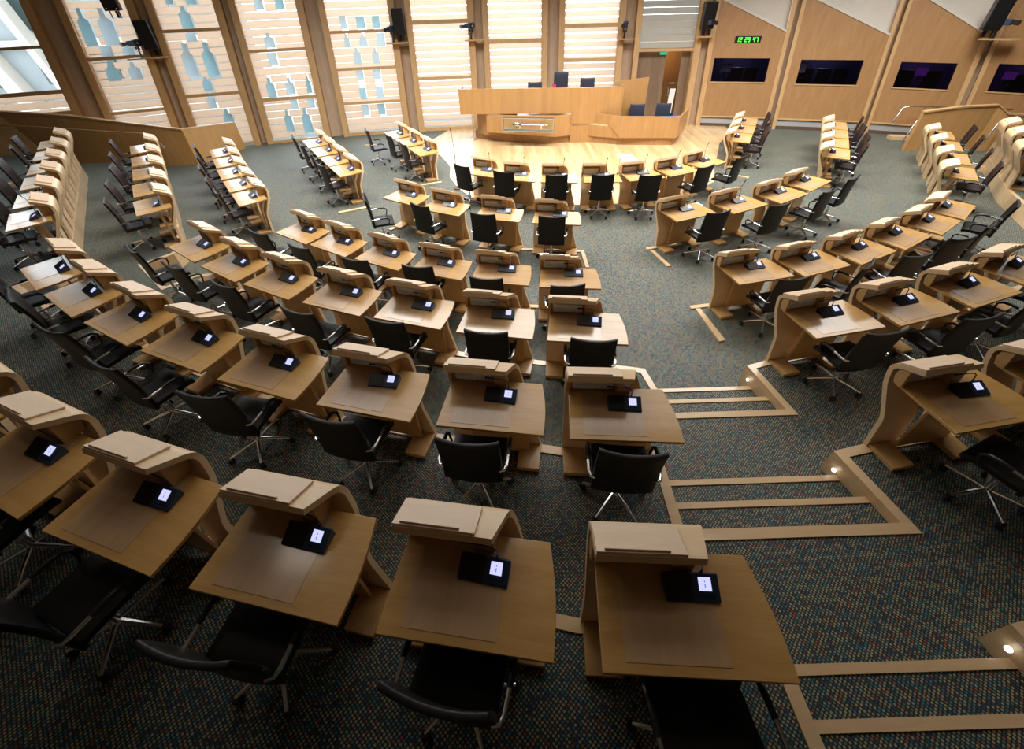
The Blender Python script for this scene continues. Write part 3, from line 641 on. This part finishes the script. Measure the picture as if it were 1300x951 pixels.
for (k, us) in (('J', (1.0, 1.5)), ('K', (.7, 1.25, 1.75)), ('L', (.6, 1.3)), ('M', (1.0, 1.6))):
    for j, u in enumerate(us):
        q = bpos(k, u, .95, .9); mb = MB(); mb.box(-.22, .22, -.03, .03, .25, .75); mb.box(-.22, .22, -.4, .03, .2, .26); mb.box(-.03, .03, -.2, -.14, 0, .2)
        o = mb.build('booth_chair', 'black', bevel=.02); o.location = (q.x, q.y, .95); o.rotation_euler = (0, 0, yaw(k))
        tag(o, 'dark chair inside %s booth window, %s from left' % ({'J': 'first', 'K': 'second', 'L': 'third', 'M': 'rightmost'}[k], ORD[j+1]), 'chair', 'booth chairs')
# clock 12 29 47
def seg_digit(mb, ch, x, z, w, h, mi):
    S = {'1': 'bc', '2': 'abged', '9': 'abcdfg', '4': 'fgbc', '7': 'abc'}[ch]; t = .017
    R_ = {'a': (0, w, h-t, h), 'd': (0, w, 0, t), 'g': (0, w, h/2-t/2, h/2+t/2), 'b': (w-t, w, h/2, h), 'c': (w-t, w, 0, h/2), 'f': (0, t, h/2, h), 'e': (0, t, 0, h/2)}
    for s in S:
        a, b_, c, d = R_[s]; mb.box(x+a, x+b_, -.008, 0, z+c, z+d, mi)
t = empty('digital_clock'); q = bpos('J', 1.07, 2.55, -.0); t.location = q; t.rotation_euler = (0, 0, yaw('J'))
mb = MB(); mb.box(-.40, .40, -.03, .05, -.095, .095); mb.build('clock_case', 'black', t, bevel=.005)
mb = MB(); x = -.35
for i, chh in enumerate('122947'):
    seg_digit(mb, chh, x, -.062, .066, .124, 0); x += .100 if i % 2 == 0 else .150
o = mb.build('clock_digits', 'green', t); o.location = (0, -.031, 0)
tag(t, 'green digital wall clock reading 12 29 47 above booth window', 'clock')
# door in bay I
b = bays['I']; mb = MB()
b.box(mb, -.02, .05, 0, 2.25, 0, .3); b.box(mb, b.L-.05, b.L+.02, 0, 2.25, 0, .3)
dr = tag(mb.build('door_1', 'frame_oak'), kind='structure')
mb = MB(); b.box(mb, .05, 1.05, 0, 2.25, .30, .36); mb.build('door_leaf', 'door', dr)
mb = MB(); b.box(mb, 1.58, b.L-.03, 0, 2.25, .30, .36); mb.build('side_panel', 'door', dr)
mb = MB(); b.box(mb, 1.05, 1.58, 0, 2.25, .33, .336); mb.build('glass_panel', 'glass', dr)
mb = MB(); b.box(mb, 1.25, 1.28, .9, 1.15, .24, .30); b.box(mb, 1.25, 1.50, 1.28, 1.31, .22, .25); mb.build('door_handle', 'chrome', dr)
mb = MB(); b.box(mb, -.4, b.L+.4, 0, 3, 2.0, 2.05); b.box(mb, -.4, -.35, 0, 3, .4, 2); b.box(mb, b.L+.35, b.L+.4, 0, 3, .4, 2); b.box(mb, -.4, b.L+.4, 2.4, 2.45, .35, 2)
tag(mb.build('wall_corridor', 'orange'), kind='structure')
mb = MB(); b.box(mb, .82, 1.06, 2.13, 2.21, .24, .28); tag(mb.build('exit_sign', 'exit'), 'small green exit sign at top of brown doorway', 'sign')
q = bpos('I', 1.5, 0, .20); mb = MB(); mb.box(-.10, .10, -.01, .01, .35, 1.15); tag(mb.build('white_notice', 'white'), 'pale vertical notice on glass beside brown door', 'notice').location = (q.x-.12, q.y+.14, .0)

# shelves with cameras and loudspeakers on the columns
def make_tv():
    t = empty('television_camera')
    mb = MB(); mb.lathe([(.05, 0), (.05, .02), (.025, .03), (.025, .22)], n=12); mb.box(-.07, -.05, -.03, .03, .2, .42); mb.box(.05, .07, -.03, .03, .2, .42); mb.box(-.07, .07, -.03, .03, .19, .22); mb.build('pan_mount', 'black', t)
    mb = MB(); mb.box(-.05, .05, -.22, .16, .30, .44); mb.box(-.065, .065, -.05, .10, .28, .46); mb.build('camera_body', 'console', t, bevel=.012)
    mb = MB(); mb.tube([(0, -.22, .37), (0, -.40, .36)], [.045, .06], 14); mb.build('lens', 'black', t, smooth=True)
    mb = MB(); mb.tube([(.066, .03, .37), (.07, .03, .37)], [.022, .022], 12); mb.build('yellow_mark', 'tally', t)
    return t
tv0 = make_tv()
def make_spk():
    t = empty('loudspeaker')
    mb = MB(); mb.box(-.19, .19, -.16, .16, 0, .72); mb.build('cabinet', 'black', t, bevel=.015)
    mb = MB(); mb.box(-.17, .17, -.172, -.16, .03, .69); mb.build('front_grille', 'leather', t)
    mb = MB(); mb.box(-.03, .03, .16, .22, -.17, .6); mb.box(-.12, -.09, -.05, .0, -.17, 0); mb.box(.09, .12, -.05, .0, -.17, 0); mb.build('bracket', 'black', t)
    return t
sp0 = make_spk()
SH = [('B', 1.72, 2.66, 1.0, -50, 'left window bay, lowest', True), ('E', 2.30, 2.70, .70, -30, 'column left of centre', True), ('F', 2.18, 2.70, .62, -55, 'column between fourth and fifth tall windows', False), ('H', 2.18, 2.62, .5, -20, 'column left of brown doorway', False), ('I', 2.22, 2.63, .5, 40, 'column right of brown doorway', True), ('L', 2.30, 2.60, .9, 50, 'column at right edge', True)]
for (k, u, z, w_, ya, lab, spk) in SH:
    b = bays[k]; q = bpos(k, u, z, -.40 if k == 'L' else -.12)
    mb = MB(); mb.slab([(-w_*.62, -.14), (w_*.15, -.20), (w_*.42, -.12), (w_*.42, .14), (-w_*.45, .14)], 0, .035)
    o = mb.build('wall_shelf', 'frame_oak', bevel=.004); o.location = q; o.rotation_euler = (0, 0, yaw(k)); tag(o, 'curved oak shelf on '+lab, 'shelf', 'camera shelves')
    e = b.e; c = use(tv0); c.location = q+Vector((e.x, e.y, 0))*(-w_*.25)+Vector((0, 0, .036)); c.rotation_euler = (0, 0, yaw(k)+R(ya))
    tag(c, 'black remote camera on shelf of '+lab, 'camera', 'remote television cameras')
    if spk:
        s = use(sp0); s.location = q+Vector((e.x, e.y, 0))*(w_*.10-(.45 if k == 'L' else .12 if k == 'I' else 0))+Vector((0, .06, .22)); s.rotation_euler = (R(0), 0, yaw(k)); tag(s, 'tall black loudspeaker above shelf of '+lab, 'loudspeaker', 'wall loudspeakers')
s = use(sp0); q = bpos('B', 1.25, 3.83, -.24); s.location = q; s.rotation_euler = (0, 0, yaw('B')); tag(s, 'black loudspeaker with red indicators at top of left window', 'loudspeaker', 'wall loudspeakers')
mb = MB(); mb.tube([(-.12, -.175, .06), (-.12, -.185, .06)], .012, 8); mb.tube([(.12, -.175, .05), (.12, -.185, .05)], .012, 8); mb.build('indicator', 'tally_red', s)

# ------------------------------------------------------------------ presiding officer's desk
def wallslab(mb, pts, z0, z1, th=.05, mi=0, z0b=None):
    """upright panel following plan points; z1 may be a list"""
    P = [Vector(p) for p in pts]; n = len(P)
    za = z0 if isinstance(z0, list) else [z0]*n; zt_ = z1 if isinstance(z1, list) else [z1]*n
    nr = []
    for i in range(n):
        d = (P[min(i+1, n-1)]-P[max(i-1, 0)]).normalized(); nr.append(Vector((-d.y, d.x)))
    I = [P[i]+nr[i]*th for i in range(n)]
    vs = [(P[i].x, P[i].y, za[i]) for i in range(n)]+[(P[i].x, P[i].y, zt_[i]) for i in range(n)]+[(I[i].x, I[i].y, za[i]) for i in range(n)]+[(I[i].x, I[i].y, zt_[i]) for i in range(n)]
    fs = []
    for i in range(n-1): fs += [(i, i+1, n+i+1, n+i), (2*n+i, 3*n+i, 3*n+i+1, 2*n+i+1), (n+i, n+i+1, 3*n+i+1, 3*n+i), (i, 2*n+i, 2*n+i+1, i+1)]
    fs += [(0, n, 3*n, 2*n), (n-1, 3*n-1, 4*n-1, 2*n-1)]
    return mb.add(vs, fs, mi)
def smooth_pts(pts, n=4):
    P = [Vector(p) for p in pts]; out = []
    for i in range(len(P)-1):
        p0 = P[max(i-1, 0)]; p1 = P[i]; p2 = P[i+1]; p3 = P[min(i+2, len(P)-1)]
        for k in range(n):
            t = k/n; out.append(.5*((2*p1)+(p2-p0)*t+(2*p0-5*p1+4*p2-p3)*t*t+(3*p1-p0-3*p2+p3)*t**3))
    out.append(P[-1]); return out
t = empty('presiding_desk', (0, 0, 0))
mb = MB(); pl = smooth_pts([(-1.02, 16.2), (-1.0, 15.95), (-.1, 15.42), (.9, 15.05), (1.45, 14.92), (2.0, 15.02), (2.6, 15.10), (3.1, 14.85), (3.65, 14.62), (4.4, 14.48), (5.25, 14.36), (5.55, 14.55), (6.2, 15.9)])
wallslab(mb, pl, 0, .24, .06); mb.build('plinth', 'fin_oak', t)
mb = MB(); wallslab(mb, smooth_pts([(-1.47, 15.33), (.3, 15.18), (2.15, 14.98)]), .90, 1.62, .06); wallslab(mb, [(-1.47, 15.33), (-1.40, 15.9)], .92, 1.62, -.05)
mb.build('upper_panel', 'dais_oak', t)
mb = MB(); wallslab(mb, smooth_pts([(2.15, 14.985), (3.0, 14.95), (3.76, 14.93)]), .0, [1.62+.0*i for i in range(9)], .06); wallslab(mb, [(3.76, 14.93), (3.62, 15.5)], 0, 1.66, .05); mb.build('upper_panel', 'dais_oak', t)
mb = MB(); wallslab(mb, [(3.64, 15.62), (4.72, 15.66)], .1, [1.66, 1.74], .05); mb.build('rear_screen', 'dais_oak', t)
mb = MB(); wallslab(mb, smooth_pts([(-.62, 15.30), (.3, 15.02), (1.30, 14.80), (1.75, 14.84), (2.14, 14.95)]), [.34, .34, .34, .33, .32, .31, .30, .29, .28, .27, .26, .25, .25, .25, .25, .25, .25], .88, .05); mb.build('lower_panel', 'dais_oak', t)
mb = MB(); mb.slab([(-.62, 15.33), (.3, 15.05), (1.30, 14.84), (1.75, 14.88), (2.14, 14.99), (2.14, 15.25), (-.4, 15.5)], .80, .84); mb.build('lower_counter', 'dais_oak', t)
mb = MB(); wallslab(mb, [(-.95, 15.85), (-.6, 15.45), (.4, 15.25)], .2, .9, .05); mb.build('side_panel', 'fin_oak', t)
mb = MB(); cp = smooth_pts([(2.14, 14.97), (2.6, 15.02), (3.1, 14.78), (3.72, 14.50)]); wallslab(mb, cp, .22, .56, .05); mb.slab([tuple(v) for v in cp]+[(3.72, 14.92), (2.2, 14.98)], .56, .59, 1); mb.build('curved_counter', ['dais_oak', 'nosing'], t)
mb = MB(); rp = [(3.0, 14.93), (3.4, 14.62), (3.72, 14.47), (4.6, 14.38), (5.47, 14.27), (5.92, 14.95), (6.15, 15.4)]
wallslab(mb, rp, [.56, .56, .24, .24, .24, .24, .24], [.88, .88, .88, .87, .85, .90, .92], .05); mb.build('clerks_desk_front', 'dais_oak', t)
mb = MB(); mb.slab([(3.75, 14.55), (5.45, 14.36), (5.85, 14.98), (3.9, 15.05)], .70, .73); mb.build('clerks_desktop', 'oak_top', t)
mb = MB(); mb.slab([(-1.38, 15.42), (2.1, 15.06), (3.6, 15.05), (3.55, 15.45), (-1.3, 15.85)], 1.34, 1.37); mb.build('upper_desktop', 'oak_top', t)
mb = MB(); mb.slab([(-.95, 15.9), (3.6, 15.55), (3.6, 16.75), (-.95, 16.9)], .02, .62); mb.build('raised_floor', 'dais_oak', t)
tag(t, 'long curved oak presiding desk on the pale wood floor by windows', 'desk')
# glass case with silver mace
t = empty('display_case', (.76, 14.74, 0), R(-11))
mb = MB()
for a in ((-.82, .82, -.20, -.19, .50, .88), (-.82, .82, -.19, .06, .87, .88), (-.82, .82, -.19, .06, .50, .51), (-.82, -.81, -.19, .06, .51, .87), (.81, .82, -.19, .06, .51, .87)): mb.box(*a)
mb.build('glass_box', 'case', t); 
mb = MB()
for x in (-.815, .815):
    mb.tube([(x, -.195, .50), (x, -.195, .88)], .012, 6)
mb.tube([(-.82, -.195, .88), (.82, -.195, .88)], .007, 6); mb.tube([(-.82, -.195, .505), (.82, -.195, .505)], .012, 6); mb.box(-.80, .80, -.18, .05, .512, .522); mb.build('case_edge_glints', 'figure_w', t)  # white edges carry the glass highlights as colour
tag(t, 'long clear glass case on front of presiding desk', 'display case')
t = empty('ceremonial_mace', (.76, 14.74, .0), R(-11))
mb = MB(); mb.tube([(.62, -.02, .66), (-.25, -.02, .66)], [.012, .02], 10); mb.build('shaft', 'silver', t, smooth=True)
mb = MB(); mb.tube([(-.25, -.02, .66), (-.32, -.02, .66), (-.42, -.02, .66), (-.52, -.02, .66)], [.02, .07, .08, .03], 10); mb.build('head', 'silver', t, smooth=True)
mb = MB(); mb.box(-.3, -.26, -.08, .04, .512, .65); mb.box(.4, .44, -.08, .04, .512, .65); mb.build('support', 'silver', t)
tag(t, 'silver mace lying inside the glass case', 'mace')
# chairs behind it
hc = make_chair('leather_blue', .26); hc.location = (1.92, 16.15, .62); hc.rotation_euler = (0, 0, R(176)); tag(hc, 'tall navy chair in the middle behind presiding desk', 'chair')
lc = make_chair('leather_blue', 0)
spots = [(1.05, 16.1, .62, 180, 'low navy chair left of the tall one behind presiding desk'), (2.80, 16.05, .70, 175, 'low navy chair right of the tall one behind presiding desk'), (4.42, 15.32, .012, 176, 'navy chair behind clerks desk, nearer the centre'), (5.28, 15.32, .012, 170, 'navy chair behind clerks desk, nearer the brown door')]
for i, (x, y, z, a, lab) in enumerate(spots):
    c = lc if i == 0 else copy_tree(lc); c.location = (x, y, z); c.rotation_euler = (0, 0, R(a)); tag(c, lab, 'chair', 'chairs behind the presiding desk')
t = empty('flower_vase', (1.62, 15.45, 1.37)); mb = MB(); mb.lathe([(.03, 0), (.035, .08), (.02, .12), (.03, .15)], n=10); mb.build('vase', 'case', t)
mb = MB()
for k in range(9):
    a = k*2.4; mb.lathe([(.005, .16+.02*(k % 5)), (.03, .19+.02*(k % 5)), (.02, .22+.02*(k % 5)), (.003, .23+.02*(k % 5))], (math.cos(a)*.04, math.sin(a)*.03), 8)
mb.build('flowers', 'red', t, smooth=True); tag(t, 'small vase of red flowers beside tall navy chair', 'flowers')
mb = MB(); mb.slab([(-.2, -.12), (.2, -.12), (.2, .12), (-.2, .12)], 0, .03); o = mb.build('blue_folder', 'bluepaper', bevel=.004); o.location = (5.35, 14.75, .731); tag(o, 'blue folder on right end of clerks desk', 'folder')
# floor microphone stand, chrome post, lectern sheet
t = empty('microphone_stand', (-1.31, 11.14, .012)); mb = MB(); mb.lathe([(.13, 0), (.13, .012), (.03, .025), (.012, .04)], n=24); mb.build('round_base', 'plinth', t, smooth=True)
mb = MB(); mb.tube([(0, 0, .03), (0, 0, .95), (-.03, .02, 1.38)], [.009, .008, .006], 8); mb.build('pole', 'black', t, smooth=True)
mb = MB(); mb.tube([(-.03, .02, 1.38), (-.06, .04, 1.48)], [.014, .016], 10); mb.build('microphone', 'steel', t, smooth=True)
tag(t, 'slim microphone stand on the pale wood floor left of front row', 'microphone stand')
t = empty('rope_post', (-1.11, 15.72, .012)); mb = MB(); mb.lathe([(.13, 0), (.13, .015), (.03, .03)], n=20); mb.build('post_base', 'chrome', t, smooth=True)
mb = MB(); mb.lathe([(.022, .03), (.022, .86), (.032, .87), (.03, .91), (.004, .92)], n=12); mb.build('post', 'chrome', t, smooth=True); tag(t, 'short chrome post at left end of presiding desk', 'post')
mb = MB(); mb.slab([(-.24, -.36), (.22, -.36), (.20, .30), (-.28, .30)], .0, .006); o = mb.build('white_board', 'white'); o.location = (3.72, 13.2, .013); o.rotation_euler = (0, 0, R(4)); tag(o, 'white sheet lying on pale wood floor before presiding desk', 'sheet')
for (x, y, lab) in ((1.72, 9.62, 'small black microphone stalk between third and fourth front row desks'), (2.55, 9.70, 'small black microphone stalk between fourth and fifth front row desks')):
    t = empty('table_microphone', (x, y, .74)); 
    mb = MB(); mb.lathe([(.028, 0), (.028, .015), (.012, .03), (.012, .07), (.005, .08)], n=12); mb.build('stalk_base', 'black', t)
    mb = MB(); mb.tube([(0, 0, .08), (.01, .01, .3), (.02, 0, .38)], [.004, .004, .008], 6); mb.build('stalk', 'black', t); tag(t, lab, 'microphone', 'stalk microphones')
# white paper under the hood of one front desk
x, y, a, l = DK['1d']; mb = MB(); mb.box(-.40, -.06, 0, .002, 0, .11); o = mb.build('paper_sheet', 'white'); th = R(a)
o.location = (x-math.sin(th)*.515+.0, y+math.cos(th)*.515, .735); o.rotation_euler = (R(-8), 0, th); tag(o, 'white paper standing under hood of the middle front row desk', 'paper')

# ------------------------------------------------------------------ ramp walls and handrails
def slopewall(name, pts, tops, label, th=.10, z0=0, cap=True):
    mb = MB(); wallslab(mb, pts, z0, tops, th); o = mb.build(name, 'ramp_oak_lit')
    tn[0] += 1; o.name = 'wall_'+name; tag(o, kind='structure')
    mb = MB(); P = pts; wallslab(mb, [(x, y-.02) for x, y in pts], [z-.0 for z in tops], [z+.04 for z in tops], th+.04); mb.build('capping', 'frame_oak', o)
    return o
slopewall('left', [(-19, 14.05), (-13.0, 14.0), (-9.75, 13.84), (-9.1, 15.6)], [1.95, 1.45, 1.02, .80], '')
def rail(pts, label, br=()):
    t = empty('handrail'); mb = MB(); mb.tube(pts, .022, 10); mb.build('rail', 'frame_oak' if len(pts) > 2 and br and br[0] == 'w' else 'chrome', t, smooth=True)
    mb = MB()
    for q, w in [b_ for b_ in br if b_ != 'w']: mb.tube([q, w], .01, 6)
    if len(mb.v): mb.build('bracket', 'chrome', t, smooth=True)
    return tag(t, label, 'handrail')
rail([(-17.8, 13.84, 1.58), (-13.0, 13.80, 1.16), (-10.75, 13.72, .98)], 'long timber handrail along the left sloping oak wall', ['w', ((-12.9, 13.80, 1.14), (-12.9, 13.98, 1.08)), ((-15.5, 13.82, 1.37), (-15.5, 14.0, 1.3))])
mb = MB(); mb.tube([(-10.75, 13.72, .98), (-10.6, 13.71, .94), (-10.45, 13.72, .55)], .02, 8); tag(mb.build('handrail_end', 'chrome', smooth=True), 'bent chrome end piece below the left timber handrail', 'handrail')
slopewall('right', [(12.03, 13.05), (13.0, 12.98), (13.95, 12.92), (14.25, 12.80), (16.5, 12.3)], [1.03, 1.15, 1.18, .98, .80], '')
rail([(12.45, 14.45, .45), (12.56, 14.45, .88), (12.8, 14.4, .92), (17, 12.9, .95)], 'steel handrail behind the right oak ramp wall', [((13.1, 14.3, .90), (13.1, 14.3, .02))])
rail([(12.62, 13.9, .02), (12.72, 13.9, .62), (13.2, 13.8, .66), (15, 13.2, .7)], 'short lower steel handrail behind the right oak ramp wall', [])
rail([(13.85, 12.60, .15), (13.92, 12.62, .80), (14.1, 12.6, .84), (17, 12.0, 1.1)], 'steel handrail in front of the right oak ramp wall', [])
mb = MB(); mb.slab([(12.45, 14.2), (13.4, 13.95), (13.5, 14.2), (12.5, 14.45)], 0, .10); tag(mb.build('timber_step', 'nosing'), 'low oak step behind right ramp wall under booth window', 'step')
mb = MB(); mb.box(-.05, .05, -1.0, 1.0, 0, .12); o = mb.build('timber_step', 'nosing'); o.location = (12.6, 11.35, 0); o.rotation_euler = (0, 0, R(35)); tag(o, 'narrow oak kerb behind chairs of right wing', 'step')
mb = MB(); mb.box(-.06, .06, -.7, .7, 0, .10); o = mb.build('timber_step', 'nosing'); o.location = (-12.5, 10.3, .59); o.rotation_euler = (0, 0, R(-38)); tag(o, 'narrow oak kerb behind chairs at left edge', 'step')

# ------------------------------------------------------------------ room shell
cpts = [(-20, -3.5), (20, -3.5), (20, 13.7)]
for k in names[::-1]: cpts += [(bays[k].b.x, bays[k].b.y+K*7.2+.35), (bays[k].a.x, bays[k].a.y+K*7.2+.35)]
mb = MB(); mb.slab(cpts+[(-20, 14.6)], 7.2, 7.35); tag(mb.build('ceiling', 'ceil'), kind='structure')
mb = MB(); mb.box(-20, 20, -3.7, -3.5, 0, 7.4); tag(mb.build('wall_front', 'wall_far'), kind='structure')
mb = MB(); mb.box(-20.2, -20, -3.5, 14, 0, 7.4); tag(mb.build('wall_west', 'wall_far'), kind='structure')
mb = MB(); mb.box(20, 20.2, -3.5, 14, 0, 7.4); tag(mb.build('wall_east', 'wall_far'), kind='structure')
mb = MB(); mb.box(17, 20, 12.2, 12.4, 0, 7.4); tag(mb.build('wall_east', 'wall_oak'), kind='structure')
mb = MB(); mb.box(-20, -17, 12.95, 13.15, 0, 7.4); tag(mb.build('wall_west', 'wall_oak'), kind='structure')

# building outside the leftmost window
t = empty('neighbouring_building', (-22, 24, 0))
mb = MB(); mb.box(-6, 9, 0, 3, 0, 12); mb.build('facade', 'concrete', t)
mb = MB()
for x, w_, sl in ((-1.35, .75, -.75), (.95, .35, -.5), (-3.4, .7, -.6)):
    mb.add([(x, -.6, -1), (x+w_, -.6, -1), (x+w_, 0, -1), (x, 0, -1), (x+sl*3, -.6, 7), (x+w_+sl*3, -.6, 7), (x+w_+sl*3, 0, 7), (x+sl*3, 0, 7)], [(0, 1, 2, 3), (4, 5, 6, 7), (0, 1, 5, 4), (1, 2, 6, 5), (2, 3, 7, 6), (3, 0, 4, 7)])
mb.box(-6, 9, -.25, .02, 2.45, 2.75)
mb.build('sloping_fins', 'blind', t)
dp = plain('dark_window_glass', (.03, .05, .05), .1)
for x, z, w_, h_ in ((-.1, 1.0, 1.3, 1.35), (-2.6, .9, 1.1, 1.3), (.2, 3.1, 1.4, 2.2), (-2.2, 3.2, 1.2, 1.6), (2.4, 1, 1.2, 1.4), (-4.6, 1, 1.2, 1.4)):
    mb = MB(); mb.box(x, x+w_, -.06, .04, z, z+h_); mb.build('window_pane', dp, t)
tag(t, 'pale building with slanting white fins outside the leftmost window', 'building')
mb = MB(); mb.box(-60, 60, 19.2, 80, -1.2, -1.0); tag(mb.build('floor', plain('pale_paving', (.50, .50, .47), .8)), kind='structure')

# ------------------------------------------------------------------ light
wd = bpy.data.worlds.new('sky'); bpy.context.scene.world = wd; wd.use_nodes = True; nt = wd.node_tree
bg = nt.nodes['Background']; bg.inputs[0].default_value = (.86, .94, 1.0, 1); bg.inputs[1].default_value = 4.2
def area(name, loc, size, power, col=(1, 1, 1), rot=(0, 0, 0), sy=None, spread=180):
    l = bpy.data.lights.new(name, 'AREA'); l.shape = 'RECTANGLE'; l.size = size; l.size_y = sy or size; l.spread = R(spread); l.energy = power; l.color = col
    o = bpy.data.objects.new(name, l); C.objects.link(o); o.location = loc; o.rotation_euler = rot; return o
area('skylight', (3.2, 11.2, 7.15), 19, 1900, (1, .97, .92), sy=3.0, spread=132)
area('skylight_near', (0, 7.2, 7.15), 12, 130, (1, .95, .88), sy=1.5)
for k in 'JKLM':
    b = bays[k]; q = b.P(b.L*.55, 2.3, 1.0); l = bpy.data.lights.new('booth_fill', 'POINT'); l.energy = 16; l.color = (.55, .35, 1) if k in 'LM' else (.55, .55, 1); l.shadow_soft_size = .1  # fill light added in each booth to lift the dark window
    o = bpy.data.objects.new('booth_fill', l); C.objects.link(o); o.location = q
l = bpy.data.lights.new('corridor_fill', 'POINT'); l.energy = 14; l.color = (1, .75, .45); o = bpy.data.objects.new('corridor_fill', l); C.objects.link(o); o.location = bays['I'].P(1.3, 2.2, 1.2)  # fill light added behind the door glass to brighten the corridor
for k in 'BCDEFGH':
    b = bays[k]; q = Vector(b.P(b.L/2, 3.0, -.1)); area('daylight_'+k, q, b.L*.9, 60, (.88, .94, 1), (R(-101.3), 0, math.atan2(b.e.y, b.e.x)), sy=5)
for (x, y, e) in ((-4, 3.5, 10), (0, 4, 10), (4.2, 4.0, 14), (-8, 7, 20), (8, 7, 24)):
    area('ceiling_spot', (x, y, 7.1), .8, e, (1, .88, .72))

sc = bpy.context.scene
sc.view_settings.view_transform = 'Standard'; sc.view_settings.look = 'None'; sc.view_settings.gamma = 1; sc.view_settings.exposure = .16
sc.view_settings.use_curve_mapping = False
sc.cycles.use_denoising = True
sc.cycles.max_bounces = 8; sc.cycles.transparent_max_bounces = 12
